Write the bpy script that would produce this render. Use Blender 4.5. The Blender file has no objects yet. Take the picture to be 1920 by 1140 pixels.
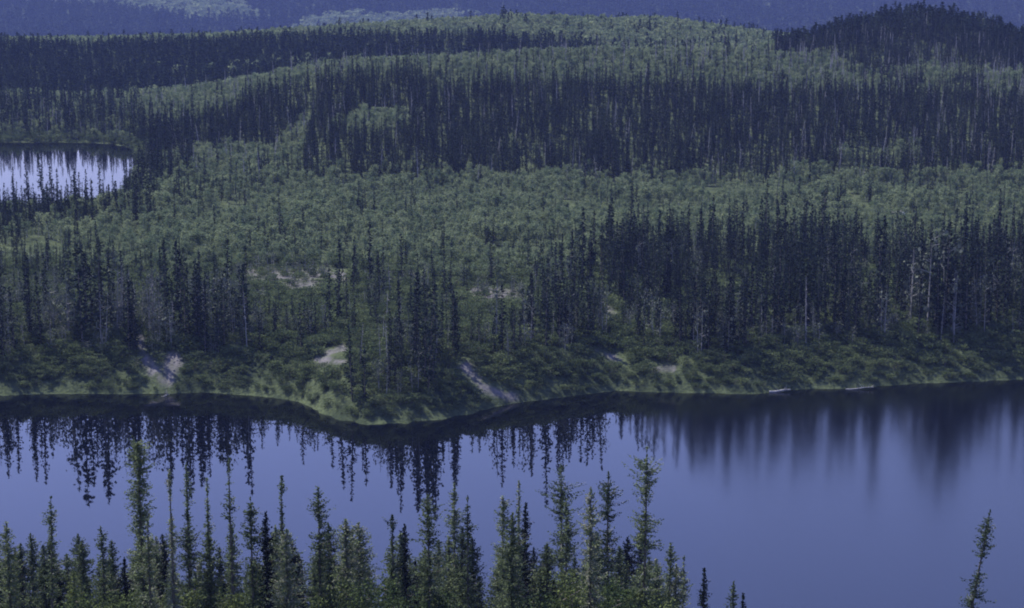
import bpy, math, random
import numpy as np

# ------------------------------------------------------------------ camera, sky, sun, exposure
S = bpy.context.scene
F, PW, PH = 3583.0, 1920.0, 1140.0
CAM_H = 89.0
TH = math.radians(11.36)
cam = bpy.data.objects.new('camera', bpy.data.cameras.new('camera'))
S.collection.objects.link(cam)
cam.data.sensor_width = 36.0
cam.data.lens = 36.0 * F / PW
cam.data.clip_start = 1.0
cam.data.clip_end = 20000.0
cam.location = (0, 0, CAM_H)
cam.rotation_euler = (math.radians(90) - TH, 0, 0)
S.camera = cam

SUN_EL, SUN_AZ = 53.0, -50.0          # azimuth from +Y (ahead), negative is towards -X
W = bpy.data.worlds.new('World'); S.world = W; W.use_nodes = True
nt = W.node_tree; bg = nt.nodes['Background']
sky = nt.nodes.new('ShaderNodeTexSky'); sky.sky_type = 'NISHITA'; sky.sun_disc = False
sky.sun_elevation = math.radians(SUN_EL); sky.sun_rotation = math.radians(SUN_AZ)
sky.air_density = 1.3; sky.dust_density = 0.4; sky.ozone_density = 4.0
mx = nt.nodes.new('ShaderNodeMix'); mx.data_type = 'RGBA'; mx.blend_type = 'MULTIPLY'
mx.inputs[0].default_value = 1.0
mx.inputs[7].default_value = (1.0, 0.815, 1.17, 1)
nt.links.new(sky.outputs[0], mx.inputs[6]); nt.links.new(mx.outputs[2], bg.inputs[0])
bg.inputs[1].default_value = 0.099

sd = bpy.data.lights.new('sun', 'SUN'); sd.energy = 3.9; sd.angle = math.radians(0.6)
sd.color = (1.0, 0.95, 0.87)
sun = bpy.data.objects.new('sun', sd); S.collection.objects.link(sun)
el, az = math.radians(SUN_EL), math.radians(SUN_AZ)
from mathutils import Vector
sv = Vector((math.sin(az) * math.cos(el), math.cos(az) * math.cos(el), math.sin(el)))
sun.rotation_euler = sv.to_track_quat('Z', 'Y').to_euler()
sun.location = (-200, 200, 400)

S.view_settings.view_transform = 'Standard'; S.view_settings.look = 'None'
S.view_settings.exposure = 1.15; S.view_settings.gamma = 1.0
S.view_settings.use_curve_mapping = False
S.render.engine = 'CYCLES'
S.cycles.max_bounces = 5; S.cycles.diffuse_bounces = 2; S.cycles.glossy_bounces = 3
S.cycles.transmission_bounces = 3; S.cycles.volume_bounces = 0
S.cycles.filter_width = 1.9

# ------------------------------------------------------------------ helpers
col = S.collection
RNG = np.random.default_rng(7)

def project(X, Y, Z):
    d = Y * math.cos(TH) + (CAM_H - Z) * math.sin(TH)
    v = (CAM_H - Z) * math.cos(TH) - Y * math.sin(TH)
    return PW / 2 + F * X / d, PH / 2 + F * v / d

def ground_from_photo(px, py, z=0.0):
    a = TH + math.atan((py - PH / 2) / F)
    Y = (CAM_H - z) / math.tan(a)
    d = Y * math.cos(TH) + (CAM_H - z) * math.sin(TH)
    return (px - PW / 2) / F * d, Y

_perm = np.random.default_rng(3).random((256, 256))
def vnoise(x, y):
    xi = np.floor(x).astype(int); yi = np.floor(y).astype(int)
    fx = x - xi; fy = y - yi
    fx = fx * fx * (3 - 2 * fx); fy = fy * fy * (3 - 2 * fy)
    g = lambda a, b: _perm[a % 256, b % 256]
    return ((g(xi, yi) * (1 - fx) + g(xi + 1, yi) * fx) * (1 - fy)
            + (g(xi, yi + 1) * (1 - fx) + g(xi + 1, yi + 1) * fx) * fy) * 2 - 1
def fbm(x, y, o=4):
    r = 0; a = 1.0; t = 0
    for k in range(o):
        r = r + a * vnoise(x * 2 ** k + 17 * k, y * 2 ** k + 31 * k); t += a; a *= .5
    return r / t
def sstep(a, b, x):
    t = np.clip((x - a) / (b - a), 0, 1); return t * t * (3 - 2 * t)

def mesh_np(name, verts, quads=None, mats=(), midx=None, smooth=False, tris=None):
    me = bpy.data.meshes.new(name)
    verts = np.asarray(verts, np.float32)
    nq = 0 if quads is None else len(quads); ntr = 0 if tris is None else len(tris)
    me.vertices.add(len(verts)); me.vertices.foreach_set('co', verts.ravel())
    loops = []; tot = []
    if nq: loops.append(np.asarray(quads, np.int32).ravel()); tot.append(np.full(nq, 4, np.int32))
    if ntr: loops.append(np.asarray(tris, np.int32).ravel()); tot.append(np.full(ntr, 3, np.int32))
    loops = np.concatenate(loops); tot = np.concatenate(tot)
    me.loops.add(len(loops)); me.loops.foreach_set('vertex_index', loops)
    me.polygons.add(len(tot))
    me.polygons.foreach_set('loop_start', np.concatenate([[0], np.cumsum(tot)[:-1]]).astype(np.int32))
    me.polygons.foreach_set('loop_total', tot)
    if midx is not None: me.polygons.foreach_set('material_index', np.asarray(midx, np.int32))
    me.polygons.foreach_set('use_smooth', np.full(len(tot), smooth))
    for m in mats: me.materials.append(m)
    me.update(calc_edges=True)
    return me

def obj(name, me, parent=None, link=True):
    o = bpy.data.objects.new(name, me)
    if link: col.objects.link(o)
    if parent: o.parent = parent
    return o
def tag(o, label=None, cat=None, group=None, kind=None):
    if label: o['label'] = label
    if cat: o['category'] = cat
    if group: o['group'] = group
    if kind: o['kind'] = kind
    return o

# ------------------------------------------------------------------ materials
def new_mat(name):
    m = bpy.data.materials.new(name); m.use_nodes = True
    n = m.node_tree; n.nodes.clear()
    return m, n, n.nodes.new('ShaderNodeOutputMaterial')

def foliage(name, c1, c2, trans=0.25, nscale=1.3, dry=None):
    m, n, out = new_mat(name)
    N = n.nodes.new; L = n.links.new
    tc = N('ShaderNodeTexCoord'); ns = N('ShaderNodeTexNoise'); ns.inputs['Scale'].default_value = nscale
    ns.inputs['Detail'].default_value = 3
    L(tc.outputs['Object'], ns.inputs['Vector'])
    oi = N('ShaderNodeObjectInfo')
    ad = N('ShaderNodeMath'); ad.operation = 'ADD'
    m1 = N('ShaderNodeMath'); m1.operation = 'MULTIPLY_ADD'; m1.inputs[1].default_value = 1.6; m1.inputs[2].default_value = -0.55
    L(ns.outputs[0], m1.inputs[0])
    m2 = N('ShaderNodeMath'); m2.operation = 'MULTIPLY_ADD'; m2.inputs[1].default_value = 0.8; m2.inputs[2].default_value = -0.15
    L(oi.outputs['Random'], m2.inputs[0])
    L(m1.outputs[0], ad.inputs[0]); L(m2.outputs[0], ad.inputs[1])
    r = N('ShaderNodeValToRGB')
    r.color_ramp.elements[0].position = 0.1; r.color_ramp.elements[0].color = (*c1, 1)
    r.color_ramp.elements[1].position = 0.95; r.color_ramp.elements[1].color = (*c2, 1)
    if dry:
        e = r.color_ramp.elements.new(1.0); e.color = (*dry, 1); r.color_ramp.elements[1].position = .8
    L(ad.outputs[0], r.inputs[0])
    df = N('ShaderNodeBsdfDiffuse'); tr = N('ShaderNodeBsdfTranslucent'); mx = N('ShaderNodeMixShader')
    mx.inputs[0].default_value = trans
    L(r.outputs[0], df.inputs[0]); L(r.outputs[0], tr.inputs[0])
    L(df.outputs[0], mx.inputs[1]); L(tr.outputs[0], mx.inputs[2]); L(mx.outputs[0], out.inputs[0])
    return m

def bark(name, c1, c2, sc=6):
    m, n, out = new_mat(name)
    N = n.nodes.new; L = n.links.new
    tc = N('ShaderNodeTexCoord'); mp = N('ShaderNodeMapping'); mp.inputs['Scale'].default_value = (1, 1, .25)
    ns = N('ShaderNodeTexNoise'); ns.inputs['Scale'].default_value = sc; ns.inputs['Detail'].default_value = 5
    r = N('ShaderNodeValToRGB'); r.color_ramp.elements[0].position = .35; r.color_ramp.elements[1].position = .65
    r.color_ramp.elements[0].color = (*c1, 1); r.color_ramp.elements[1].color = (*c2, 1)
    p = N('ShaderNodeBsdfPrincipled'); p.inputs['Roughness'].default_value = .9
    L(tc.outputs['Object'], mp.inputs[0]); L(mp.outputs[0], ns.inputs['Vector'])
    L(ns.outputs[0], r.inputs[0]); L(r.outputs[0], p.inputs['Base Color']); L(p.outputs[0], out.inputs[0])
    return m

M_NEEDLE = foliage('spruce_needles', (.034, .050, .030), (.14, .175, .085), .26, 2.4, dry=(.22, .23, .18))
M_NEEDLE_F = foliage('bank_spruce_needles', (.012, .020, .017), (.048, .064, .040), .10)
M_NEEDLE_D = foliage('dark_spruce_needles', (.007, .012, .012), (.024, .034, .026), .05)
M_NEEDLE_Y = foliage('fresh_spruce_needles', (.06, .09, .030), (.15, .18, .065), .25)
M_LEAF = foliage('birch_leaves', (.090, .128, .070), (.195, .235, .125), .42, .9)
M_BUSH = foliage('willow_leaves', (.048, .070, .034), (.125, .16, .072), .28, 1.5)
M_ALDER = foliage('alder_leaves', (.035, .055, .025), (.10, .125, .045), .2, 1.2)
M_GREYF = foliage('lichen_twigs', (.06, .074, .055), (.145, .162, .12), .1, 2)
M_BARK = bark('spruce_bark', (.05, .042, .036), (.13, .115, .10))
M_BIRCHB = bark('birch_bark', (.25, .24, .22), (.5, .48, .45), 4)
M_SNAG = bark('weathered_wood', (.13, .13, .13), (.30, .295, .29), 5)

# ------------------------------------------------------------------ terrain
SH = [(-300, 742), (0, 741), (90, 738), (180, 738), (300, 739), (380, 736), (450, 740), (520, 746), (560, 754), (600, 771), (640, 786), (690, 794),
      (760, 792), (830, 784), (890, 771), (960, 757), (1020, 748), (1080, 741), (1160, 732), (1230, 735), (1320, 737),
      (1420, 738), (1500, 731), (1600, 727), (1700, 721), (1800, 716), (1920, 711), (2300, 706)]
_sh = np.array([ground_from_photo(a, b) for a, b in SH])
def shoreY(X):
    X = np.asarray(X, float)
    return np.interp(X, _sh[:, 0], _sh[:, 1]) + .9 * fbm(X * .12, X * 0 + 5.5, 3) + .35 * vnoise(X * .9, X * 0 + 2.5)
def nearY(X):
    return 221 + 3 * fbm(np.asarray(X) * .05, np.asarray(X) * 0 + 9.3, 3)

TY = [450, 520, 600, 640, 680, 720, 770, 820, 900, 1000, 1100, 1200, 1400, 3000, 4000, 5400]
TP = [-400, 0, 180, 250, 330, 420, 500, 580, 640, 760, 860, 960, 1250, 1500, 1600, 1700, 1800, 1920, 2300]
TZ = [
 [7.8, 7.0, 1, 1, 1, 1.5, 5, 6, 6, 15, 19, 12, -10, -115, 5, 130],
 [7.8, 7.0, 1, 1, 1, 1.5, 5, 6, 6, 13, 18, 12, -10, -115, 5, 130],
 [7.8, 7.0, 1.5, 1, 1, 1.5, 5, 6, 6, 12, 18, 12, -10, -115, 8, 130],
 [7.8, 7.0, 4.5, 3.5, 2, 2.5, 6, 7, 7, 13, 19, 13, -10, -115, 2, 120],
 [7.8, 7.0, 6, 6, 6, 8, 12, 12, 8, 13, 20, 13, -10, -115, -5, 115],
 [7.8, 7.0, 6, 6.5, 8, 12, 17, 16, 10, 14, 21, 14, -10, -115, -2, 115],
 [7.8, 7.0, 6, 7, 9, 14, 21, 20, 12, 14, 22, 15, -10, -115, 0, 115],
 [7.8, 7.0, 6, 10, 13, 16, 25, 24, 16, 15, 24, 16, -10, -115, 2, 115],
 [7.8, 7.0, 6.5, 14, 16.5, 18, 27, 27, 18, 16, 26, 18, -10, -115, 5, 120],
 [7.8, 7.0, 6.5, 14, 16.5, 18, 27, 28, 20, 17, 28, 19, -10, -115, 5, 120],
 [7.8, 7.0, 6.5, 9, 14, 21, 28, 29, 20, 18, 30, 21, -10, -115, 5, 125],
 [7.8, 7.0, 6.5, 10, 16, 23, 29, 31, 21, 18, 32, 22, -10, -115, 5, 130],
 [7.8, 7.0, 6.5, 11, 17, 23, 28, 31, 24, 20, 31, 22, -10, -115, 5, 130],
 [7.8, 7.0, 7, 11, 17, 22, 26, 28, 29, 20, 18, 14, -10, -115, 5, 135],
 [7.8, 7.0, 7, 11, 17, 22, 25, 27, 40, 22, 14, 8, -10, -115, 5, 135],
 [7.8, 7.0, 7, 11, 16, 21, 24, 26, 45, 24, 14, 8, -10, -115, 8, 140],
 [7.8, 7.0, 7, 11, 16, 21, 23, 25, 42, 22, 14, 8, -10, -115, 8, 140],
 [7.8, 7.0, 7, 11, 16, 20, 22, 24, 32, 20, 12, 8, -10, -115, 8, 140],
 [7.8, 7.0, 7, 11, 16, 20, 22, 24, 24, 18, 12, 8, -10, -115, 8, 140]]
TZ = np.array(TZ, float)
_gY = np.concatenate([np.arange(450, 1400, 8), np.arange(1400, 5401, 50)]).astype(float)
_gP = np.arange(-400, 2301, 20).astype(float)
_a = np.array([np.interp(_gY, TY, r) for r in TZ])
_b = np.array([np.interp(_gP, TP, _a[:, j]) for j in range(len(_gY))])      # [Y, px]
for _ in range(5):
    p = np.pad(_b, 1, mode='edge')
    _b = (p[1:-1, 1:-1] * 2 + p[:-2, 1:-1] + p[2:, 1:-1] + p[1:-1, :-2] + p[1:-1, 2:]) / 6
def table(px, Y):
    fy = np.interp(Y, _gY, np.arange(len(_gY))); fp = np.interp(px, _gP, np.arange(len(_gP)))
    i = np.minimum(fy.astype(int), len(_gY) - 2); j = np.minimum(fp.astype(int), len(_gP) - 2)
    u = fy - i; v = fp - j
    return ((_b[i, j] * (1 - v) + _b[i, j + 1] * v) * (1 - u) + (_b[i + 1, j] * (1 - v) + _b[i + 1, j + 1] * v) * u)

def height(X, Y):
    X = np.asarray(X, float); Y = np.asarray(Y, float)
    px = 960 + F * X / np.maximum(Y, 250)
    T = table(px, Y)
    s = Y - shoreY(X)
    bank = np.interp(s, [-60, -8, 0, 1.2, 5, 15, 30, 70], [-5, -1.6, -.05, .9, 3.0, 6.9, 7.7, 7.9])
    bank = bank + sstep(2, 12, s) * (.7 * fbm(X * .07, Y * .07))
    far = bank * (1 - sstep(415, 470, Y)) + T * sstep(415, 470, Y)
    amp = .5 + 1.2 * sstep(610, 760, Y) + 14 * sstep(1400, 3000, Y)
    far = far + sstep(420, 480, Y) * amp * fbm(X * .022 + 3, Y * .022) * (1 - .85 * (T < 4.2))
    s2 = nearY(X) - Y
    near = np.interp(Y, [0, 50, 110, 143, 165, 200, 221, 235], [86, 64.5, 41, 30, 22.5, 8.5, 0, -3])
    near = np.where(s2 > 0, near * 1.0 + .8 * sstep(4, 20, s2) * (fbm(X * .05, Y * .05) - .3), -np.minimum(-s2 * .25, 5.0))
    k = np.clip((Y - 250) / 30, 0, 1)
    return near * (1 - k) + far * k

# bare sandy scars: strokes given on the photograph, turned into a mask that stays on the ground
SAND = [(262, 632, 268, 665, 10, .9), (270, 668, 298, 706, 12, 1), (326, 672, 314, 708, 17, 1), (395, 684, 445, 674, 7, .7),
        (598, 677, 645, 677, 8, 1), (615, 660, 645, 652, 7, .8), (876, 690, 905, 726, 11, 1), (905, 726, 978, 748, 9, 1),
        (470, 513, 645, 517, 13, .85), (545, 532, 600, 530, 13, .85), (690, 528, 775, 530, 15, .6), (265, 528, 460, 522, 11, .5),
        (890, 549, 970, 551, 13, .85), (1138, 580, 1155, 592, 9, .8), (1118, 656, 1178, 682, 6, .9), (1232, 694, 1262, 690, 6, .8)]
def sandmask(X, Y, Z):
    px, py = project(X, Y, Z)
    m = np.zeros_like(px)
    for x0, y0, x1, y1, w, k in SAND:
        dx, dy = x1 - x0, y1 - y0; L2 = dx * dx + dy * dy
        t = np.clip(((px - x0) * dx + (py - y0) * dy) / L2, 0, 1)
        d = np.hypot(px - x0 - t * dx, (py - y0 - t * dy) * 1.1)
        m = np.maximum(m, k * (1 - sstep(w * .6, w * 1.35, d + 11 * fbm(X * .45, Y * .3, 4) + 2)) * np.clip(.8 + .9 * fbm(X * 1.1, Y * .5, 3), 0, 1))
    return m * (Y > 300) * (Y < 480)

uu = np.concatenate([np.linspace(-.62, -.31, 50, endpoint=False), np.linspace(-.31, .31, 470), np.linspace(.31, .62, 51)[1:]])
yy = np.concatenate([np.arange(-60, 215, 6), np.arange(215, 345, 4), np.arange(345, 460, .85), np.arange(460, 800, 2.2),
                     np.arange(800, 1300, 6), np.arange(1300, 5400, 30), [5400]])
GX = uu[None, :] * (np.maximum(yy, 0)[:, None] + 130); GY = np.repeat(yy[:, None], len(uu), 1)
GZ = height(GX, GY)
nr, nc = GX.shape
idx = np.arange(nr * nc).reshape(nr, nc)
q = np.stack([idx[:-1, :-1], idx[:-1, 1:], idx[1:, 1:], idx[1:, :-1]], -1).reshape(-1, 4)

mg, n, out = new_mat('forest_floor')
N = n.nodes.new; L = n.links.new
tc = N('ShaderNodeTexCoord')
n1 = N('ShaderNodeTexNoise'); n1.inputs['Scale'].default_value = .12; n1.inputs['Detail'].default_value = 6
n2 = N('ShaderNodeTexNoise'); n2.inputs['Scale'].default_value = 1.7; n2.inputs['Detail'].default_value = 5
L(tc.outputs['Object'], n1.inputs['Vector']); L(tc.outputs['Object'], n2.inputs['Vector'])
r1 = N('ShaderNodeValToRGB'); r1.color_ramp.elements[0].position = .35; r1.color_ramp.elements[1].position = .68
r1.color_ramp.elements[0].color = (.034, .046, .028, 1); r1.color_ramp.elements[1].color = (.072, .092, .050, 1)
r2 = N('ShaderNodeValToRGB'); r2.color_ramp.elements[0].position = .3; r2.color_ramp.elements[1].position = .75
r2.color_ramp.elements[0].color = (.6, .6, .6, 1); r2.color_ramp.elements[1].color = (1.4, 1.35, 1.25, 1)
mm = N('ShaderNodeMix'); mm.data_type = 'RGBA'; mm.blend_type = 'MULTIPLY'; mm.inputs[0].default_value = 1
L(n1.outputs[0], r1.inputs[0]); L(n2.outputs[0], r2.inputs[0]); L(r1.outputs[0], mm.inputs[6]); L(r2.outputs[0], mm.inputs[7])
at = N('ShaderNodeAttribute'); at.attribute_name = 'sand'
r3 = N('ShaderNodeValToRGB'); r3.color_ramp.elements[0].color = (.085, .082, .086, 1); r3.color_ramp.elements[1].color = (.175, .165, .168, 1)
L(n2.outputs[0], r3.inputs[0])
ms = N('ShaderNodeMix'); ms.data_type = 'RGBA'
L(at.outputs['Fac'], ms.inputs[0]); L(mm.outputs[2], ms.inputs[6]); L(r3.outputs[0], ms.inputs[7])
bp = N('ShaderNodeBump'); bp.inputs['Strength'].default_value = .6; bp.inputs['Distance'].default_value = .4
L(n2.outputs[0], bp.inputs['Height'])
df = N('ShaderNodeBsdfDiffuse'); L(ms.outputs[2], df.inputs[0]); L(bp.outputs[0], df.inputs['Normal']); L(df.outputs[0], out.inputs[0])
V = np.stack([GX, GY, GZ], -1).reshape(-1, 3)
me = mesh_np('ground', V, q, [mg], smooth=True)
a = me.attributes.new('sand', 'FLOAT', 'POINT'); a.data.foreach_set('value', sandmask(V[:, 0], V[:, 1], V[:, 2]).astype(np.float32))
tag(obj('ground', me), kind='structure')

# ------------------------------------------------------------------ water
def water_mat(name, wind, ior=1.5, rlo=.015, rhi=.155):
    m, n, out = new_mat(name)
    N = n.nodes.new; L = n.links.new
    tc = N('ShaderNodeTexCoord')
    def noise(scale, vec, det=3):
        mp = N('ShaderNodeMapping'); mp.inputs['Scale'].default_value = vec
        t = N('ShaderNodeTexNoise'); t.inputs['Scale'].default_value = scale; t.inputs['Detail'].default_value = det
        L(tc.outputs['Object'], mp.inputs[0]); L(mp.outputs[0], t.inputs['Vector']); return t
    p = N('ShaderNodeBsdfPrincipled'); p.inputs['IOR'].default_value = ior
    p.inputs['Base Color'].default_value = (.001, .0015, .003, 1)
    big = noise(.012, (1, 1.6, 1), 2)
    sx = N('ShaderNodeSeparateXYZ'); L(tc.outputs['Object'], sx.inputs[0])
    # breeze field: the ruffled sheet of water lies to the east
    f1 = N('ShaderNodeMath'); f1.operation = 'MULTIPLY_ADD'; f1.inputs[1].default_value = .045; f1.inputs[2].default_value = wind
    L(sx.outputs['X'], f1.inputs[0])
    f2 = N('ShaderNodeMath'); f2.operation = 'MULTIPLY_ADD'; f2.inputs[1].default_value = 1.2; L(big.outputs[0], f2.inputs[0]); L(f1.outputs[0], f2.inputs[2])
    f2.use_clamp = True
    rr = N('ShaderNodeMapRange'); rr.interpolation_type = 'SMOOTHSTEP'
    rr.inputs[3].default_value = rlo; rr.inputs[4].default_value = rhi
    L(f2.outputs[0], rr.inputs[0]); L(rr.outputs[0], p.inputs['Roughness'])
    rip = noise(1.1, (1, .35, 1), 3)
    st = N('ShaderNodeMapRange'); st.inputs[3].default_value = .010; st.inputs[4].default_value = .02
    L(f2.outputs[0], st.inputs[0])
    b = N('ShaderNodeBump'); b.inputs['Distance'].default_value = .25
    L(rip.outputs[0], b.inputs['Height']); L(st.outputs[0], b.inputs['Strength'])
    L(b.outputs[0], p.inputs['Normal']); L(p.outputs[0], out.inputs[0])
    return m
def sheet(name, x0, x1, y0, y1, z, mat):
    me = mesh_np(name, [(x0, y0, z), (x1, y0, z), (x1, y1, z), (x0, y1, z)], [(0, 1, 2, 3)], [mat])
    return tag(obj(name, me), kind='structure')
sheet('lake_water', -330, 330, 205, 408, 0, water_mat('lake_surface', -1.35))
sheet('pond_water', -480, -95, 545, 765, 3.4, water_mat('pond_surface', 3.6, 1.21, .05, .085))

# ------------------------------------------------------------------ tree meshes
def tube(path, radii, sides=6):
    path = np.asarray(path, float); n_ = len(path)
    a = np.linspace(0, 2 * np.pi, sides, endpoint=False)
    T = np.gradient(path, axis=0); T /= np.linalg.norm(T, axis=1)[:, None] + 1e-9
    ref = np.where(np.abs(T[:, 2:3]) > .9, [[1., 0, 0]], [[0, 0, 1.]])
    A = np.cross(T, ref); A /= np.linalg.norm(A, axis=1)[:, None] + 1e-9; B = np.cross(T, A)
    v = path[:, None] + (A[:, None] * np.cos(a)[None, :, None] + B[:, None] * np.sin(a)[None, :, None]) * np.asarray(radii)[:, None, None]
    v = v.reshape(-1, 3); i = np.arange(n_ * sides).reshape(n_, sides)
    q = np.stack([i[:-1], np.roll(i, -1, 1)[:-1], np.roll(i, -1, 1)[1:], i[1:]], -1).reshape(-1, 4)
    return v, q
def join(parts):
    vs, qs, o = [], [], 0
    for v, q in parts:
        vs.append(v); qs.append(q + o); o += len(v)
    return np.concatenate(vs), np.concatenate(qs)
def blades(P, D, ln, wd, rng):
    """diamond-shaped sprays of needles or leaves: centre P, direction D, length, width"""
    k = len(P)
    D = D / (np.linalg.norm(D, axis=1)[:, None] + 1e-9)
    R = rng.normal(size=(k, 3)); Sd = np.cross(D, R); Sd /= np.linalg.norm(Sd, axis=1)[:, None] + 1e-9
    ln = np.asarray(ln).reshape(-1, 1) * .5; wd = np.asarray(wd).reshape(-1, 1) * .5
    v = np.stack([P - D * ln, P + Sd * wd + D * ln * .1, P + D * ln, P - Sd * wd + D * ln * .1], 1).reshape(-1, 3)
    return v, np.arange(k * 4).reshape(k, 4)

def lean_at(t, lean, bend, H):
    t = np.asarray(t)
    return np.stack([lean[0] * t * H + bend * H * t * t * .5 * np.sin(t * 3), lean[1] * t * H, t * H * np.ones_like(t)], -1)

def spruce_parts(H, R, seed, tuft=.17, base=.12, dens=1.0, club=0.0, open_=0.0, lean=(0, 0), bend=0.0, pw=1.5, sides=6, branches=True, lit=1.0):
    """returns (trunk v,q), (branch v,q) or None, (needle v,q)"""
    rng = np.random.default_rng(seed)
    ts = np.linspace(0, 1, 9)
    path = lean_at(ts, lean, bend, H)
    r0 = .0085 * H + .02
    tr = tube(path, r0 * (1 - ts) ** .8 + .012, sides)
    nlev = int(H * (1 - base) / tuft * 1.15 * dens)
    t = base + (1 - base) * (np.arange(nlev) + rng.random(nlev)) / nlev
    P, D, LN = [], [], []; br = []
    ph = rng.random(4) * 10
    for tt in t:
        u = (tt - base) / (1 - base)
        prof = (1 - math.exp(-(1 - tt) * H / pw)) * min(1, .5 + u * 4)
        gap = .62 + .38 * math.sin(tt * H * 1.4 + ph[0]) + .25 * math.sin(tt * H * 3.1 + ph[1])
        prof *= (1 - open_ * .75) + open_ * .75 * max(gap, .08)
        if club: prof = max(prof * (1 - .55 * club * (u > .55)), club * .42 * math.exp(-((u - .93) / .035) ** 2))
        prof = max(prof, .07)
        nb = 4 if tuft < .25 else 2
        if open_ > .5 and gap < .30 and rng.random() < .75: nb = rng.integers(0, 2)
        for k in range(nb):
            a = rng.random() * 2 * np.pi; Lb = R * prof * rng.uniform(.55, 1.2)
            if open_ and rng.random() < .10 * open_: Lb *= 1.7
            c = lean_at(tt, lean, bend, H)
            up = .35 - .9 * (1 - u) ** .6 + rng.normal() * .12
            m_ = max(2, int(Lb / tuft * 2.1))
            s_ = (np.arange(m_) + rng.random(m_)) / m_
            dr = np.array([math.cos(a), math.sin(a), 0])
            z = up * s_ * Lb + .35 * Lb * s_ ** 2 - rng.random(m_) ** 2 * tuft * 1.2
            pp = c + dr * (s_ * Lb)[:, None] + np.array([0, 0, 1.]) * z[:, None] + rng.normal(size=(m_, 3)) * tuft * .28
            dd = dr + np.array([0, 0, .25]) + rng.normal(size=(m_, 3)) * .55
            P.append(pp); D.append(dd); LN.append(tuft * (1.25 - .45 * s_) * rng.uniform(.75, 1.3, m_))
            if branches and Lb > .35 and rng.random() < .5:
                e = c + dr * Lb + np.array([0, 0, 1.]) * (up * Lb + .35 * Lb)
                br.append(tube([c, (c + e) / 2 + [0, 0, -.04 * Lb], e], [.018, .012, .006], 3))
    # leader
    kk = max(4, int(.06 * H / tuft * 2)); s_ = rng.random(kk)
    P.append(lean_at(1 - s_ * .05, lean, bend, H) + rng.normal(size=(kk, 3)) * tuft * .15); D.append(np.tile([0, 0, 1.], (kk, 1)) + rng.normal(size=(kk, 3)) * .3); LN.append(np.full(kk, tuft * .9))
    P = np.concatenate(P); D = np.concatenate(D); LN = np.concatenate(LN)
    return tr, (join(br) if br else None), blades(P, D, LN * 1.35, LN * .75, rng)

def broad_parts(H, R, seed, leaf=.34, n_=230, base=.2, sides=5, stems=1):
    rng = np.random.default_rng(seed)
    parts = []; cl = []
    for s in range(stems):
        o = rng.normal(size=2) * .25 * (stems > 1)
        ts = np.linspace(0, 1, 5); w = rng.normal(size=2) * .06 * H
        path = np.stack([o[0] + w[0] * ts, o[1] + w[1] * ts, ts * H * .85], -1)
        parts.append(tube(path, (.011 * H + .015) * (1 - ts * .85), sides))
        for k in range(9):
            t = base + (1 - base) * rng.random() ** .8; a = rng.random() * 6.283
            rr = R * math.sqrt(max(0, 1 - ((t - .55) / .55) ** 2)) * rng.uniform(.35, 1)
            c = np.array([o[0] + w[0] * t, o[1] + w[1] * t, t * H * .9]); e = c + [math.cos(a) * rr, math.sin(a) * rr, rng.uniform(.1, .5) * rr]
            parts.append(tube([c, e], [.03 * H / 6, .01], 3)); cl.append(e)
    cl = np.array(cl)
    c = cl[rng.integers(0, len(cl), n_)]
    P = c + rng.normal(size=(n_, 3)) * np.array([R * .27, R * .27, H * .075])
    P[:, 2] = np.clip(P[:, 2], .08 * H, H)
    ln = leaf * rng.uniform(.6, 1.35, n_)
    return join(parts), blades(P, rng.normal(size=(n_, 3)) + [0, 0, .3], ln * 1.2, ln, rng)

def snag_parts(H, seed, twig=26, R=.7):
    rng = np.random.default_rng(seed)
    ts = np.linspace(0, 1, 6); w = rng.normal(size=2) * .03
    path = np.stack([w[0] * ts * H, w[1] * ts * H, ts * H], -1)
    tr = tube(path, (.011 * H + .02) * (1 - ts * .85), 6); tw = []
    for k in range(twig):
        t = rng.uniform(.2, .97); a = rng.random() * 6.283; l = R * (1.1 - t) * rng.uniform(.4, 1.3) + .1
        c = np.array([w[0] * t * H, w[1] * t * H, t * H]); e = c + [math.cos(a) * l, math.sin(a) * l, -.15 * l]
        tw.append(tube([c, (c + e) / 2 + [0, 0, .05], e], [.035, .022, .01], 3))
    return tr, join(tw)

def both(a, ma, b, mb):
    v, q = join([a, b]); return v, q, [ma, mb], np.r_[np.zeros(len(a[1])), np.ones(len(b[1]))]

ORD1 = ['', 'first', 'second', 'third', 'fourth', 'fifth', 'sixth', 'seventh', 'eighth', 'ninth', 'tenth', 'eleventh', 'twelfth', 'thirteenth',
        'fourteenth', 'fifteenth', 'sixteenth', 'seventeenth', 'eighteenth', 'nineteenth', 'twentieth']
TENS = {2: 'twenty', 3: 'thirty', 4: 'forty', 5: 'fifty', 6: 'sixty', 7: 'seventy', 8: 'eighty', 9: 'ninety'}
TENTH = {3: 'thirtieth', 4: 'fortieth', 5: 'fiftieth', 6: 'sixtieth', 7: 'seventieth', 8: 'eightieth', 9: 'ninetieth'}
def ordinal(k):
    if k <= 20: return ORD1[k]
    t, u = divmod(k, 10)
    return TENTH[t] if u == 0 else TENS[t] + '-' + ORD1[u]

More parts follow.
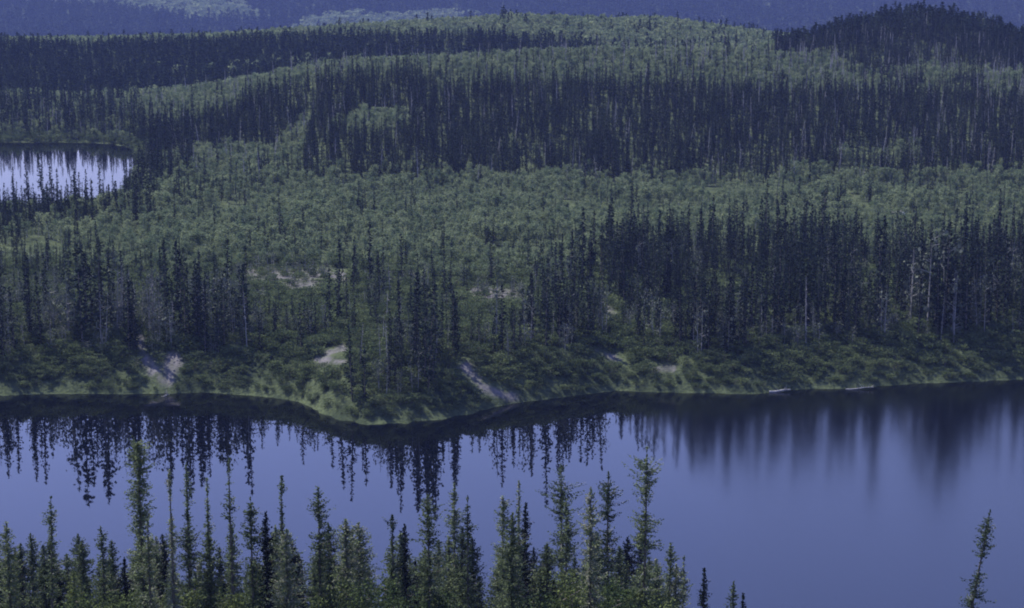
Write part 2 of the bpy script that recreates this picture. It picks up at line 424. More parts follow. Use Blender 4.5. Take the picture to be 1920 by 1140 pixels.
# ------------------------------------------------------------------ foreground spruces on the near slope
# photo x, tip y, crown radius m, kind, lean
FG = [(12, 980, .95, 'narrow', 0), (38, 1018, .9, 'dense', 0), (57, 1000, 1.25, 'dense', 0), (80, 1022, 1.0, 'dense', 0), (95, 932, .62, 'sparse', .035),
      (124, 1038, .8, 'sparse', .03), (137, 1072, 1.0, 'fresh', 0), (158, 1064, .75, 'fresh', 0), (188, 988, .85, 'open', 0), (209, 1012, 1.0, 'dense', 0),
      (233, 1045, .8, 'dark', 0), (258, 828, .88, 'column', 0), (277, 972, .8, 'open', 0), (316, 880, .62, 'club', 0), (322, 968, .6, 'sparse', 0),
      (349, 868, .42, 'sparse', 0), (351, 952, 1.15, 'open', 0), (388, 895, .38, 'sparse', 0), (390, 998, 1.15, 'dense', 0), (411, 1027, .8, 'dark', 0), (430, 858, .50, 'thin', 0),
      (292, 1006, 1.1, 'dense', 0), (308, 1014, .8, 'dark', 0), (470, 932, .85, 'open', 0), (498, 960, .85, 'dark', 0), (529, 890, .8, 'club', 0),
      (537, 992, 1.25, 'dense', 0), (560, 1042, .7, 'dark', 0), (596, 912, .95, 'open', 0), (616, 980, 1.15, 'dense', 0), (648, 972, 1.15, 'dense', 0),
      (673, 980, 1.4, 'dense', 0), (735, 965, .95, 'club', 0), (759, 982, .75, 'dark', 0), (778, 1052, .8, 'dark', 0), (801, 922, 1.1, 'open', -.01),
      (822, 1012, 1.2, 'dense', 0), (852, 905, .85, 'open', 0), (877, 930, .5, 'sparse', 0), (867, 990, .9, 'dense', 0), (886, 1008, 1.2, 'dense', 0),
      (943, 930, .85, 'open', 0), (973, 902, .7, 'club', 0), (986, 942, .6, 'dark', 0), (961, 962, 1.15, 'dense', 0), (1001, 1028, .95, 'dark', 0),
      (1052, 870, 1.2, 'sparse', -.01), (1061, 932, .9, 'open', 0), (1026, 1020, 1.1, 'dense', 0), (1108, 913, 1.0, 'open', 0),
      (1141, 885, 1.15, 'sparse', -.005), (1122, 1008, 1.5, 'dense', 0), (1160, 1022, 1.1, 'dense', 0), (1213, 838, 1.1, 'sparse', .005),
      (1257, 1018, .9, 'open', 0), (1282, 1042, .6, 'sparse', .01), (1195, 1074, 1.2, 'dense', 0), (1321, 1063, .55, 'dark', 0), (1376, 1090, .7, 'open', 0),
      (1393, 1112, .6, 'dark', 0), (1857, 955, .8, 'sparse', .135), (1232, 1060, 1.1, 'dense', 0), (935, 1058, 1.1, 'dense', 0)]
KIND = {
 'narrow': dict(dens=1.1, open_=.15, pw=1.6), 'dense': dict(dens=1.25, open_=.2, pw=1.7), 'fresh': dict(dens=1.25, pw=2.2),
 'open': dict(dens=1.0, open_=.6, pw=1.6), 'dark': dict(dens=1.3, open_=.1, pw=2.2), 'column': dict(dens=1.3, open_=.4, pw=.35),
 'club': dict(dens=.95, open_=.75, club=1.0, pw=2.5), 'sparse': dict(dens=.85, open_=1.0, pw=1.0), 'thin': dict(dens=.6, open_=1.1, pw=1.5)}
DESC = {'narrow': 'narrow green', 'dense': 'full bushy green', 'fresh': 'bright yellow-green young', 'open': 'open ragged', 'dark': 'slim dark pointed',
        'column': 'tall column-shaped', 'club': 'bare-stemmed tuft-topped', 'sparse': 'scraggly sparse', 'thin': 'almost leafless thin'}
def make_spruce(X, Y, ztip, R, kind, lean, seed, label, group, mat=None, tuft=.15):
    z0 = float(height(X, Y)) - .15; H = ztip - z0
    rt = bpy.data.objects.new('spruce_tree', None); col.objects.link(rt); rt.location = (X - lean * H, Y, z0)
    tag(rt, label, 'spruce', group)
    tr, br, nd = spruce_parts(H, R * 1.24, seed, tuft=tuft, lean=(lean, 0), bend=np.random.default_rng(seed).normal() * .012, **KIND[kind])
    if br: tv, tq, tm, ti = both(tr, M_BARK, br, M_SNAG if kind in ('sparse', 'thin', 'club') else M_BARK)
    else: tv, tq, tm, ti = *tr, [M_BARK], None
    obj('trunk', mesh_np('trunk', tv, tq, tm, ti), rt)
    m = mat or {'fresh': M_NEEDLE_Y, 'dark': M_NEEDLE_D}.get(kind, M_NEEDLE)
    obj('crown', mesh_np('crown', *nd, [m]), rt)
    return rt
def tip_z(px, py, Y):
    a = TH + math.atan((py - PH / 2) / F); return CAM_H - Y * math.tan(a)
def x_at(px, Y, Z):
    return (px - PW / 2) / F * (Y * math.cos(TH) + (CAM_H - Z) * math.sin(TH))
rr = random.Random(11)
FGs = sorted(FG)
for k, (px, py, R, kd, ln) in enumerate(FGs):
    Y = rr.uniform(128, 156) if py < 1000 else rr.uniform(146, 172)
    if px == 1857: Y = 140
    zt = tip_z(px, py, Y)
    make_spruce(x_at(px, Y, zt), Y, zt, R, kd, ln, 100 + k, f'{DESC[kd]} spruce on the near shore, {ordinal(k + 1)} tall tip from the left', 'tall spruces on the near shore')
# lower row of small spruces filling between the spires
low = []
for k in range(92):
    px = -20 + 1290 * (k + rr.random()) / 92
    if 162 < px < 184 or 572 < px < 588 or 697 < px < 712 or 905 < px < 925: continue
    low.append((px, rr.uniform(985, 1105), rr.uniform(1.0, 1.5), rr.choice(['dense', 'dense', 'dark', 'open', 'fresh' if k % 5 == 0 else 'dense'])))
for k, (px, py, R, kd) in enumerate(low):
    Y = rr.uniform(150, 182); zt = tip_z(px, py, Y)
    make_spruce(x_at(px, Y, zt), Y, zt, R, kd, 0, 300 + k, f'{DESC[kd]} low spruce under tall tips, {ordinal(k + 1)} from the left', 'low spruces filling between the tall ones', tuft=.17)
# leafy bushes at the foot of the stand
bx = [(150, 1105), (205, 1118), (262, 1112), (345, 1108), (365, 1092), (425, 1110), (640, 1085), (700, 1095), (742, 1120), (812, 1112), (1076, 1065), (1128, 1110), (1150, 1096), (1230, 1112), (1010, 1108)]
for k, (px, py) in enumerate(bx):
    Y = rr.uniform(128, 145); zt = tip_z(px, py, Y); z0 = float(height(x_at(px, Y, zt), Y)); H = zt - z0
    rt = bpy.data.objects.new('alder_bush', None); col.objects.link(rt); rt.location = (x_at(px, Y, zt), Y, z0 - .1)
    tag(rt, f'rounded leafy green bush at the foot of the near spruces, {ordinal(k + 1)} from the left', 'bush', 'leafy bushes among the near spruces')
    st, lf = broad_parts(H, 1.7, 500 + k, leaf=.17, n_=2600, base=.35, stems=3)
    obj('stems', mesh_np('stems', *st, [M_BARK]), rt); obj('crown', mesh_np('crown', *lf, [M_ALDER]), rt)

# ------------------------------------------------------------------ prototypes for the far bank and hills
def proto_spruce(k, H, tuft, mat, dens=1.0, open_=.3, R=None):
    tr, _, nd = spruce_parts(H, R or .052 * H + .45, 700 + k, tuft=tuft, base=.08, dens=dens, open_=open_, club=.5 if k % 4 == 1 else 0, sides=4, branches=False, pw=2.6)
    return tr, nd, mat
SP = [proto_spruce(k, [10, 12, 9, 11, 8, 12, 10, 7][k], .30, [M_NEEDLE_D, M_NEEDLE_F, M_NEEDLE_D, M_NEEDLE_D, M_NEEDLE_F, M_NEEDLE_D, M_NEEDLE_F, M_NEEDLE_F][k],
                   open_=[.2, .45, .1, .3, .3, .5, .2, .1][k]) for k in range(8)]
BI = [broad_parts([6, 7, 5, 6.5, 5.5][k], [1.4, 1.5, 1.4, 1.2, 1.5][k], 800 + k, leaf=.34, n_=300) for k in range(5)]
SN = [snag_parts([8, 10, 6, 9][k], 850 + k) for k in range(4)]
GT = [broad_parts([5, 6, 4][k], [1.1, 1.0, 1.2][k], 870 + k, leaf=.22, n_=150, base=.1, stems=2) for k in range(3)]
WB = [broad_parts([1.6, 1.3, 1.9, 1.2][k], [1.1, 1.2, 1.3, .9][k], 880 + k, leaf=.2, n_=230, base=.1, stems=3) for k in range(4)]
SPm = [(mesh_np('trunk', *t, [M_BARK], smooth=True), mesh_np('crown', *n_, [m])) for t, n_, m in SP]
BIm = [(mesh_np('trunk', *t, [M_BIRCHB]), mesh_np('crown', *n_, [M_LEAF])) for t, n_ in BI]
SNm = [(mesh_np('trunk', *t, [M_SNAG]), mesh_np('branches', *n_, [M_SNAG])) for t, n_ in SN]
WBm = [(mesh_np('stems', *t, [M_BARK]), mesh_np('crown', *n_, [M_BUSH])) for t, n_ in WB]

hidden = {}
def proto_coll(name, meshes):
    c = bpy.data.collections.new(name)
    for i, m in enumerate(meshes):
        o = bpy.data.objects.new(f'{name}_{i:02d}', m); c.objects.link(o)
    hidden[name] = len(meshes); return c
C_SP = proto_coll('spruce_kinds', [mesh_np('spruce', *(lambda b: (b[0], b[1], b[2], b[3]))(both(t, M_BARK, n_, m))) for t, n_, m in SP])
C_BI = proto_coll('birch_kinds', [mesh_np('birch', *both(t, M_BIRCHB, n_, M_LEAF)) for t, n_ in BI])
C_SN = proto_coll('snag_kinds', [mesh_np('snag', *join([t, n_]), [M_SNAG]) for t, n_ in SN])
C_GT = proto_coll('grey_kinds', [mesh_np('grey_birch', *both(t, M_SNAG, n_, M_GREYF)) for t, n_ in GT])
C_WB = proto_coll('bush_kinds', [mesh_np('bush', *both(t, M_BARK, n_, M_BUSH)) for t, n_ in WB])
FSP = []
for k in range(6):
    tr, _, nd = spruce_parts([10, 12, 9, 11, 10, 12][k], [1.1, 1.3, 1.2, 1.0, 1.4, 1.2][k], 900 + k, tuft=.75, base=.05, dens=1.2, open_=.3, sides=3, branches=False)
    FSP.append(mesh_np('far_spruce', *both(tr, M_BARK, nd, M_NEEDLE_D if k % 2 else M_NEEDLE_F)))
C_FS = proto_coll('far_spruce_kinds', FSP)
C_FB = proto_coll('far_birch_kinds', [mesh_np('far_birch', *both(*(lambda p: (p[0], M_BIRCHB, p[1], M_LEAF))(broad_parts(6, 1.8, 950 + k, leaf=.8, n_=60, sides=3)))) for k in range(4)])

def scatter(name, coll, P, scl, label_kind='stuff'):
    """one object of uncountable stuff: its points carry copies of the plants in coll"""
    if not len(P): return
    k = len(P); me = bpy.data.meshes.new(name); me.vertices.add(k); me.vertices.foreach_set('co', np.asarray(P, np.float32).ravel())
    rg = np.random.default_rng(len(P))
    a = me.attributes.new('rot', 'FLOAT_VECTOR', 'POINT'); r = np.zeros((k, 3), np.float32); r[:, 2] = rg.random(k) * 6.283; r[:, :2] = rg.normal(size=(k, 2)) * .025; a.data.foreach_set('vector', r.ravel())
    a = me.attributes.new('scl', 'FLOAT_VECTOR', 'POINT'); a.data.foreach_set('vector', np.asarray(scl, np.float32).ravel())
    a = me.attributes.new('pick', 'INT', 'POINT'); a.data.foreach_set('value', rg.integers(0, hidden[coll.name], k).astype(np.int32))
    o = obj(name, me); tag(o, kind='stuff')
    g = bpy.data.node_groups.new(name, 'GeometryNodeTree')
    g.interface.new_socket('Geometry', in_out='INPUT', socket_type='NodeSocketGeometry'); g.interface.new_socket('Geometry', in_out='OUTPUT', socket_type='NodeSocketGeometry')
    i = g.nodes.new('NodeGroupInput'); u = g.nodes.new('NodeGroupOutput'); ip = g.nodes.new('GeometryNodeInstanceOnPoints')
    ci = g.nodes.new('GeometryNodeCollectionInfo'); ci.inputs[0].default_value = coll; ci.inputs['Separate Children'].default_value = True; ci.inputs['Reset Children'].default_value = True
    def named(nm, ty):
        z = g.nodes.new('GeometryNodeInputNamedAttribute'); z.data_type = ty; z.inputs[0].default_value = nm; return z.outputs[0]
    ip.inputs['Pick Instance'].default_value = True
    g.links.new(i.outputs[0], ip.inputs['Points']); g.links.new(ci.outputs[0], ip.inputs['Instance'])
    g.links.new(named('pick', 'INT'), ip.inputs['Instance Index']); g.links.new(named('rot', 'FLOAT_VECTOR'), ip.inputs['Rotation']); g.links.new(named('scl', 'FLOAT_VECTOR'), ip.inputs['Scale'])
    g.links.new(ip.outputs[0], u.inputs[0])
    md = o.modifiers.new('plants', 'NODES'); md.node_group = g
    return o

# ------------------------------------------------------------------ where plants stand
def slopeY(X, Y): return (height(X, Y + 6) - height(X, Y - 6)) / 12
def pts(n_, y0, y1, p0=-160, p1=2080):
    Y = np.sqrt(RNG.uniform(y0 ** 2, y1 ** 2, n_)); px = RNG.uniform(p0, p1, n_)
    X = (px - 960) / F * Y * 1.02
    return X, Y
def scar_cover(X, Y, Z, Ht):
    """share of a plant's height that would stand before a bare scar, seen from the viewpoint"""
    c = 0
    for f in (0, .25, .5, .75, 1.0):
        px, py = project(X, Y, Z + Ht * f)
        for x0, y0, x1, y1, w, k in SAND:
            if k < .75: continue
            dx, dy = x1 - x0, y1 - y0; t = np.clip(((px - x0) * dx + (py - y0) * dy) / (dx * dx + dy * dy), 0, 1)
            c = c + (np.hypot(px - x0 - t * dx, py - y0 - t * dy) < w * 1.1)
    return c
def density_keep(X, Y, f, s=.03, t=0.0): return fbm(X * s + f, Y * s - f, 3) > t

# --- shore belt
X, Y = pts(8200, 338, 478, -520, 2440); s = Y - shoreY(X); px = 960 + F * X / Y
Z = height(X, Y)
dark = sstep(950, 1250, px)
back = 428 + 47 * dark + 22 * sstep(330, 100, px) + 14 * fbm(X * .05, X * 0 + 3, 2)
bandk = .55 + .35 * fbm(X * .05 + 9, Y * .05, 3) + .5 * dark
keep = (s > np.where((px > 640) & (px < 880), 6, 11) + 5 * fbm(X * .06, Y * .06, 2)) & (Y < back) & (RNG.random(len(X)) < bandk * np.where(s < 28, 2.2, np.where(px < 1000, .72, 1.15)) * (1 - .6 * sstep(back - 22, back, Y))) 
front_thin = np.where((px < 330), .55, np.where((px > 330) & (px < 680), .75, 1.0))
keep &= RNG.random(len(X)) < np.where(s < 26, 1, front_thin)
keep &= fbm(X * .10 + 50, Y * .06, 3) > np.where((s < 28) | (px > 1100), -.42, -.22)
pyb = project(X, Y, Z)[1]
keep &= ~((px > 480) & (px < 700) & (pyb > 640) & (pyb < 745)) | (RNG.random(len(X)) < .12)
keep &= ~((px > 1000) & (pyb > 700))
Ht = RNG.uniform(5.0, 11.5, len(X)) * np.where(s < 24, 1.5, 1) * (1 + .22 * vnoise(X * .07, Y * .07))
Ht *= np.where(RNG.random(len(X)) < .12, 1.2, 1) * np.clip(1.0 + .5 * fbm(X * .11 + 21, Y * .11, 3), .65, 1.3)
keep &= sandmask(X, Y, Z) < .25
Ht = np.where(scar_cover(X, Y, Z, Ht) > 0, Ht * .5, Ht)
sc_ = scar_cover(X, Y, Z, Ht); keep &= (sc_ == 0) | (RNG.random(len(X)) < .10)
X, Y, Z, Ht = X[keep], Y[keep], Z[keep], Ht[keep]
# species
r = RNG.random(len(X)); px = 960 + F * X / Y; s = Y - shoreY(X)
greyp = np.where(px < 330, .48, np.where(px < 1000, .34, np.where(s < 28, .30, .15)))
is_sn = r < greyp * .45; is_gt = (r >= greyp * .45) & (r < greyp); is_sp = r >= greyp
order = np.argsort(Y)
NTOT_SP = 300 - len(FG) - len(low)
sp_i = [i for i in order if is_sp[i] and -10 < px[i] < 1930][:NTOT_SP]
SECT = [(0, 'left end of far bank'), (200, 'beside the twin sand scars'), (420, 'above the small sandy bench'),
        (660, 'on the blunt point'), (860, 'above the long pale scar'), (1080, 'above the thin bare streak'),
        (1300, 'amid the grey bank thickets'), (1550, 'below the dark thicket'), (1750, 'right end of far bank')]
def sector(p):
    q_ = SECT[0][1]
    for a_, t_ in SECT:
        if p >= a_: q_ = t_
    return q_
def place(kindname, cat, group, desc, items, protos, parts):
    """items: (X, Y, Z, H, px); one thing each, copied from the first of its shape"""
    first = {}; cnt = {}
    for (x, y, z, h, p, pi) in sorted(items, key=lambda t: t[4]):
        me_pair = protos[pi]
        if pi not in first:
            rt = bpy.data.objects.new(kindname, None); col.objects.link(rt); first[pi] = rt
            for nm, m in zip(parts, me_pair): obj(nm, m, rt)
        else:
            rt = first[pi].copy(); col.objects.link(rt)
            for ch in first[pi].children:
                c = ch.copy(); col.objects.link(c); c.parent = rt
        H0 = max(v.co.z for v in (me_pair[1].vertices[0], me_pair[1].vertices[-1])) if False else HMAX[me_pair[1].name]
        k = h / H0
        rt.location = (x, y, z - .12); rt.scale = (k * rr.uniform(.85, 1.15),) * 2 + (k,); rt.rotation_euler = (rr.gauss(0, .02), rr.gauss(0, .02), rr.random() * 6.28)
        sct = sector(p); d_ = desc[pi % len(desc)]
        cnt[(sct, d_)] = cnt.get((sct, d_), 0) + 1
        tag(rt, f'{d_} {sct}, {ordinal(cnt[(sct, d_)])} from the left', cat, group)
HMAX = {}
for lst in (SPm, BIm, SNm, WBm):
    for a_, b_ in lst:
        co = np.empty(len(b_.vertices) * 3, np.float32); b_.vertices.foreach_get('co', co); HMAX[b_.name] = float(co[2::3].max())
place('spruce_tree', 'spruce', 'spruces on the far bank', ['slim dark spruce', 'tuft-topped green spruce', 'dense dark spruce', 'ragged dark spruce', 'short green spruce', 'gappy tall spruce', 'green spruce', 'small full spruce'],
      [(X[i], Y[i], Z[i], Ht[i], px[i], int(rr.random() * 8)) for i in sp_i], SPm, ('trunk', 'crown'))
rest = np.ones(len(X), bool); rest[sp_i] = False; rest &= is_sp
def svec(h, h0, rg=RNG, w=.15): k = (h / h0); return np.stack([k * rg.uniform(1 - w, 1 + w, len(h)), k * rg.uniform(1 - w, 1 + w, len(h)), k], -1)
ALLSP = [(np.stack([X, Y, Z - .12], -1)[rest], svec(Ht[rest], 10))]
sn_i = [i for i in order if is_sn[i] and -10 < px[i] < 1930][:110]
place('dead_tree', 'dead tree', 'bare dead trees on the far bank', ['bare grey dead tree', 'tall bare silver snag', 'short bare snag', 'leafless weathered trunk'],
      [(X[i], Y[i], Z[i], Ht[i] * rr.uniform(.4, .72), px[i], int(rr.random() * 4)) for i in sn_i], SNm, ('trunk', 'branches'))
gmask = is_gt
scatter('grey_thicket', C_GT, np.stack([X, Y, Z - .1], -1)[gmask], svec(Ht[gmask] * .8, 5) * np.array([.62, .62, 1]))
print('shore', len(X), 'sp', is_sp.sum(), 'sn', is_sn.sum(), 'gt', is_gt.sum())

# extra grey thickets on the left bank and at right low bank
X, Y = pts(2000, 366, 425, -520, 2440); px = 960 + F * X / Y; s = Y - shoreY(X); Z = height(X, Y)
gz = ((px < 480) & (s > 10) & (s < 66) & (RNG.random(len(X)) < .7)) | ((px > 660) & (px < 900) & (s > 8) & (s < 30) & (RNG.random(len(X)) < .5)) | ((px > 1340) & (px < 1900) & (s > 12) & (s < 30) & (RNG.random(len(X)) < .6)) | (RNG.random(len(X)) < .07) & (s > 12)
gz &= (scar_cover(X, Y, Z, 3.0) == 0) & ~((px > 480) & (px < 680) & (s < 45))
scatter('grey_twig_cover', C_GT, np.stack([X, Y, Z - .1], -1)[gz], svec(RNG.uniform(2, 5.2, gz.sum()), 5))

# willow bushes along the water
X, Y = pts(27500, 330, 455, -520, 2440); s = Y - shoreY(X); px = 960 + F * X / Y; Z = height(X, Y)
keep = (s > .8) & (s < 120) & (RNG.random(len(X)) < np.interp(s, [0, 10, 22, 60], [1, 1, .9, .6])) & ((sandmask(X, Y, Z) < .3) | (RNG.random(len(X)) < .3) & (Y > 400)) & (scar_cover(X, Y, Z, 1.0) == 0)
X, Y, Z, s, px = X[keep], Y[keep], Z[keep], s[keep], px[keep]
order = np.argsort(s); wi = [i for i in order if -5 < px[i] < 1925][:260]
hb = RNG.uniform(.6, 1.7, len(X)) * np.interp(s, [0, 4, 12, 40], [.7, .95, 1.15, 1.35])
place('willow_bush', 'bush', 'low bushes along the far waterline', ['low rounded green bush', 'squat light green bush', 'taller leafy bush', 'small tufted bush'],
      [(X[i], Y[i], Z[i], hb[i], px[i], int(rr.random() * 4)) for i in wi], WBm, ('stems', 'crown'))
rest = np.ones(len(X), bool); rest[wi] = False
scatter('bank_undergrowth', C_WB, np.stack([X, Y, Z - .05], -1)[rest], svec(hb[rest], 1.5, w=.3))

# plants creeping over the upper sand
X, Y = pts(5200, 405, 470, 200, 1050); Z = height(X, Y); sm = sandmask(X, Y, Z); ok = (sm > .12) & (RNG.random(len(X)) < .30)
scatter('sand_clearing_plants', C_WB, np.stack([X, Y, Z - .05], -1)[ok], svec(RNG.uniform(.4, 1.5, ok.sum()), 1.5, w=.3))
ok &= RNG.random(len(X)) < .3
scatter('sand_clearing_twigs', C_GT, np.stack([X, Y, Z - .05], -1)[ok], svec(RNG.uniform(1.5, 4.5, ok.sum()), 5, w=.3))
# --- plateau of birches
X, Y = pts(18500, 412, 612, -520, 2440); px = 960 + F * X / Y; Z = height(X, Y); s = Y - shoreY(X)
lakez = Z < 3.9
fr = 430 + 36 * sstep(1000, 1300, px) + 10 * fbm(X * .04, X * 0 + 7, 2)
keep = (~lakez) & (Y > fr) & (sandmask(X, Y, Z) < .2)
hb = RNG.uniform(2.2, 5.6, len(X)) * (1 + .3 * vnoise(X * .05, Y * .05)) * np.interp(Y, [430, 500, 600], [.8, 1, .85])
keep &= fbm(X * .06 + 11, Y * .04, 3) > -.42
keep &= (scar_cover(X, Y, Z, hb * .9) == 0) | (RNG.random(len(X)) < .08)
X, Y, Z, px, hb = X[keep], Y[keep], Z[keep], px[keep], hb[keep]
spc = RNG.random(len(X)) < np.interp(px, [0, 120, 300, 1000, 1920], [.5, .24, .035, .05, .12]) * (1 + .8 * fbm(X * .04, Y * .04, 2)) * np.interp(Y, [440, 480, 560], [2.2, 1, .6]) + .3 * (fbm(X * .035 + 40, Y * .028, 3) > .30)
pf = (px < 290) & (Y > 505) & (RNG.random(len(X)) < .42); spc |= pf; hb = np.where(pf, hb * 1.45, hb)
order = np.argsort(Y); bi = [i for i in order if not spc[i] and -10 < px[i] < 1930][:300]
SECT = [(0, 'green belt, left end'), (230, 'green belt left of sand'), (480, 'green belt behind the sand'),
        (680, 'green belt above the point'), (880, 'green belt behind the clearing'), (1080, 'green belt right of clearing'),
        (1300, 'green belt behind dark spruces'), (1550, 'green belt beyond dark thicket'), (1750, 'green belt, right end')]
place('birch_tree', 'birch', 'birches at the front of the green belt', ['rounded pale green birch', 'tall leafy birch', 'small round birch', 'slender leafy birch', 'broad leafy birch'],
      [(X[i], Y[i], Z[i], hb[i], px[i], int(rr.random() * 5)) for i in bi], BIm, ('trunk', 'crown'))
rest = np.ones(len(X), bool); rest[bi] = False; rest &= ~spc
ALLBI = [(np.stack([X, Y, Z - .1], -1)[rest], svec(hb[rest], 6, w=.25))]
ALLSP.append((np.stack([X, Y, Z - .1], -1)[spc], svec(hb[spc] * RNG.uniform(1.0, 1.9, spc.sum()), 10)))

# --- slopes of the hills: spruce where they face away from the sun and steepen, birch on the tops
X, Y = pts(31000, 596, 870, -520, 2440); px = 960 + F * X / Y; Z = height(X, Y); sl = slopeY(X, Y)
keep = Z > 3.7
X, Y, Z, px, sl = X[keep], Y[keep], Z[keep], px[keep], sl[keep]
u = sl + (.035 + .05 * (px < 560)) * fbm(X * .02, Y * .02 + 4, 3) - .015 * (px < 560) - .11 * sstep(718, 744, Y) * (1 - .8 * sstep(1500, 1650, px))
u = u - .09 * ((np.abs(px - 535 - (Y - 640) * .4) < 30) & (Y < 700)) - .07 * sstep(.35, 1, np.exp(-((px - 690) / 110) ** 2 - ((Y - 678) / 22) ** 2)) - .09 * (np.hypot((px - 985) / 32, (Y - 655) / 12) < 1) - .07 * (np.hypot((px - 1640) / 90, (Y - 640) / 22) < 1)
spc = (u > .055) | ((px > 1450) & (Y > 845)) | ((Z < 7.5) & (px < 360) & (RNG.random(len(X)) < .33)) | (RNG.random(len(X)) < .06)
dens = np.where(spc, .82, .85)
kp = RNG.random(len(X)) < dens
h = np.where(spc, RNG.uniform(5, 11.5, len(X)) * np.where((Z < 7.5) & (px < 360), 1.25, 1), RNG.uniform(2.6, 5.5, len(X)))
mS = spc & kp; mB = ~spc & kp
ALLSP.append((np.stack([X, Y, Z - .1], -1)[mS], svec(h[mS], 10, w=.25)))
ALLBI.append((np.stack([X, Y, Z - .1], -1)[mB], svec(h[mB], 6, w=.3)))
gr = RNG.random(len(X)) < np.where(px > 1450, .09, .035)
scatter('hillside_dead_trees', C_SN, np.stack([X, Y, Z], -1)[gr], svec(RNG.uniform(6, 10, gr.sum()), 8) * np.array([1.6, 1.6, 1]))
P_ = np.concatenate([a_ for a_, _ in ALLSP]); Q_ = np.concatenate([b_ for _, b_ in ALLSP]); scatter('spruce_forest', C_SP, P_, Q_)
P_ = np.concatenate([a_ for a_, _ in ALLBI]); Q_ = np.concatenate([b_ for _, b_ in ALLBI]); scatter('birch_forest', C_BI, P_, Q_)

# --- second range and the valley behind it
X, Y = pts(36000, 862, 1330, -200, 2120); px = 960 + F * X / Y; Z = height(X, Y); sl = slopeY(X, Y)
u = sl + .03 * fbm(X * .012, Y * .012 + 4, 3) - .13 * sstep(-15, 15, Y - np.interp(px, [0, 500, 900, 1200, 1500], [1105, 1092, 1050, 985, 940]))
spc = (u > .03) | ((px > 1450) & (Y < 960)) | (RNG.random(len(X)) < .06)
dz = (px < 1000) & (Y > 930 + 22 * fbm(X * .02, X * 0 + 3, 2)) & (Y < np.interp(px, [0, 500, 900, 1000], [1098, 1085, 1040, 1020]) + 16 * fbm(X * .02, X * 0 + 8, 2))
spc |= dz & (RNG.random(len(X)) < .74)
h = np.where(spc, RNG.uniform(4, 8.5, len(X)) * np.where(px < 900, .92, 1), RNG.uniform(3, 5.5, len(X))) * np.where((px > 1450) & (Y < 960), 1.1, 1)
scatter('distant_spruce_forest', C_FS, np.stack([X, Y, Z], -1)[spc], svec(h[spc], 10, w=.25) * np.array([1.35, 1.35, 1]))
scatter('distant_birch_forest', C_FB, np.stack([X, Y, Z], -1)[~spc], svec(h[~spc], 5, w=.3))
X, Y = pts(26000, 2900, 4300, -150, 2070); Z = height(X, Y); hh = RNG.uniform(13, 24, len(X))
spc = (fbm(X * .004, Y * .004, 3) > -.10) | (project(X, Y, Z)[0] > 900)
scatter('mountain_spruce_forest', C_FS, np.stack([X, Y, Z], -1)[spc], svec(hh[spc], 10, w=.3) * np.array([1.9, 1.9, 1]))
scatter('mountain_birch_forest', C_FB, np.stack([X, Y, Z], -1)[~spc], svec(hh[~spc] * .6, 5, w=.3) * np.array([1.9, 1.9, 1]))

# --- brush round the pond
X, Y = pts(5200, 540, 790, -160, 420); Z = height(X, Y); ok = (Z > 3.3) & (Z < 6.2) & (Y > 560)
scatter('pond_side_brush', C_WB, np.stack([X, Y, Z - .1], -1)[ok], svec(RNG.uniform(1.2, 3.2, ok.sum()), 1.5, w=.3) * np.array([.8, .8, 1]))
X, Y = pts(1500, 700, 800, -160, 330); Z = height(X, Y); ok = (Z > 3.5) & (RNG.random(len(X)) < .25)
scatter('pond_side_spruces', C_SP, np.stack([X, Y, Z - .1], -1)[ok], svec(RNG.uniform(2.5, 7, ok.sum()), 10, w=.3))

# --- near slope below the view: low growth so that the hillside is not bare from a step aside
NSP = []
for k in range(3):
    tr, br, nd = spruce_parts(4.5, 1.0, 980 + k, tuft=.16, dens=1.1, open_=.2, pw=1.8, branches=False)
    NSP.append(mesh_np('young_spruce', *both(tr, M_BARK, nd, M_NEEDLE)))
C_NS = proto_coll('young_spruce_kinds', NSP)
Y = RNG.uniform(45, 216, 1900); X = RNG.uniform(-.5, .5, 1900) * (Y + 100); Z = height(X, Y)
cap = np.where(np.abs(X) > .30 * Y + 45, 9, (CAM_H - Y * .365) - Z - 2.8)
h = np.minimum(RNG.uniform(2, 8, len(X)), cap * .9); ok = h > 1.0
scatter('near_slope_undergrowth', C_NS, np.stack([X, Y, Z - .1], -1)[ok], svec(h[ok], 4.5, w=.3))

# ------------------------------------------------------------------ boulders and driftwood
mr = bark('pale_rock', (.28, .27, .26), (.5, .48, .46), 2)
def boulder(px, py, w, label, z=6.0):
    X, Y = ground_from_photo(px, py, z); 
    for _ in range(3): X, Y = ground_from_photo(px, py, float(height(X, Y)) + w * .3)
    rg = np.random.default_rng(int(px)); nu, nv = 14, 9
    th = np.linspace(0, 2 * np.pi, nu, endpoint=False); ph = np.linspace(-np.pi / 2, np.pi / 2, nv)
    T_, P2 = np.meshgrid(th, ph); d = np.stack([np.cos(T_) * np.cos(P2), np.sin(T_) * np.cos(P2), np.sin(P2)], -1)
    c = rg.normal(size=(6, 3)); c /= np.linalg.norm(c, axis=1)[:, None]
    rad = 1 - .22 * np.clip((d @ c.T).max(-1) - .55, 0, 1) * 2 + .05 * rg.normal(size=T_.shape) * np.cos(P2)
    v = (d * rad[..., None] * [w, w * .7, w * .5]).reshape(-1, 3); i = np.arange(nu * nv).reshape(nv, nu)
    q_ = np.stack([i[:-1], np.roll(i, -1, 1)[:-1], np.roll(i, -1, 1)[1:], i[1:]], -1).reshape(-1, 4)
    o = obj('boulder', mesh_np('boulder', v, q_, [mr])); o.location = (X, Y, float(height(X, Y)) + w * .22)
    tag(o, label, 'boulder', 'pale boulders on the far side')
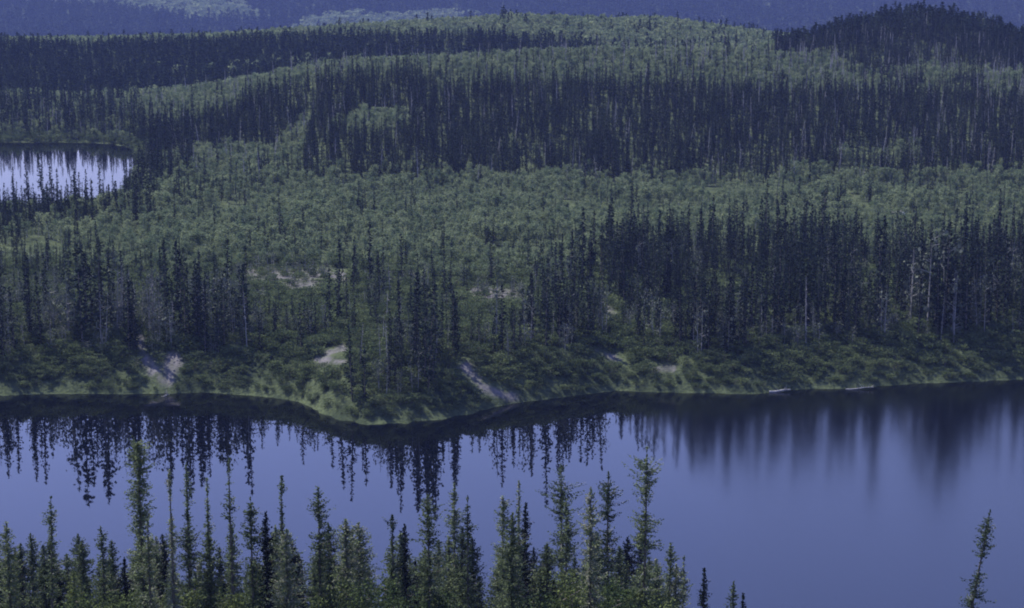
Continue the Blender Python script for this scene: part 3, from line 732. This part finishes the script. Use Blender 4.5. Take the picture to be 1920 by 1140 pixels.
for args in [(878, 424, 1.6, 'pale boulder among birches, left one of a close pair in the green belt'), (897, 419, 1.9, 'pale boulder among birches, right one of a close pair in the green belt'),
             (1256, 407, 1.9, 'pale boulder alone in the green belt above the first dark spruce tips'), (1683, 401, 2.2, 'pale boulder alone in the green belt far to the right'),
             (1196, 456, 1.7, 'pale boulder at the front edge of the green belt'), (1054, 428, 1.3, 'small pale boulder between the pair and the lone one')]:
    boulder(args[0], args[1], args[2] * 1.1, args[3])
def log(px, py, ln, ang, r0, label, z=.25):
    X, Y = ground_from_photo(px, py, z); rg = np.random.default_rng(int(px)); s_ = np.linspace(-.5, .5, 8)
    path = np.stack([s_ * ln * math.cos(ang), s_ * ln * math.sin(ang), .12 * np.sin(s_ * 5) + .25 * s_], -1)
    pr = [tube(path, r0 * (1.1 - .7 * (s_ + .5)), 8)]
    for t in (.1, .2, .3, .38, -.05):
        c = np.array([t * ln * math.cos(ang), t * ln * math.sin(ang), .1]); pr.append(tube([c, c + [rg.uniform(-.8, .8), rg.uniform(-.5, .5), rg.uniform(.5, 1.3)]], [.05, .02], 4))
    v, q_ = join(pr); o = obj('driftwood_log', mesh_np('driftwood_log', v, q_, [M_SNAG])); o.location = (X, Y, z)
    tag(o, label, 'log', 'fallen logs at the far waterline')
log(1462, 733, 4.2, .1, .3, 'pale fallen log with upturned branches lying at the far waterline')
log(1612, 728, 5.5, .05, .16, 'thin pale log lying along the far waterline right of the branched one')
log(310, 742, 1.6, .2, .14, 'short log stub floating just off the bank below the twin sand scars', z=.08)

# ------------------------------------------------------------------ haze
bz = [(-4200, -100, -150), (4200, -100, -150), (4200, 5700, -150), (-4200, 5700, -150), (-4200, -100, 320), (4200, -100, 320), (4200, 5700, 320), (-4200, 5700, 320)]
mh, n, out = new_mat('haze')
pv = n.nodes.new('ShaderNodeVolumePrincipled'); pv.inputs['Color'].default_value = (.25, .335, .73, 1)
pv.inputs['Density'].default_value = .000086; pv.inputs['Anisotropy'].default_value = 0.0
n.links.new(pv.outputs[0], out.inputs['Volume'])
me = mesh_np('haze', bz, [(0, 3, 2, 1), (4, 5, 6, 7), (0, 1, 5, 4), (1, 2, 6, 5), (2, 3, 7, 6), (3, 0, 4, 7)], [mh])
tag(obj('haze', me), kind='stuff')
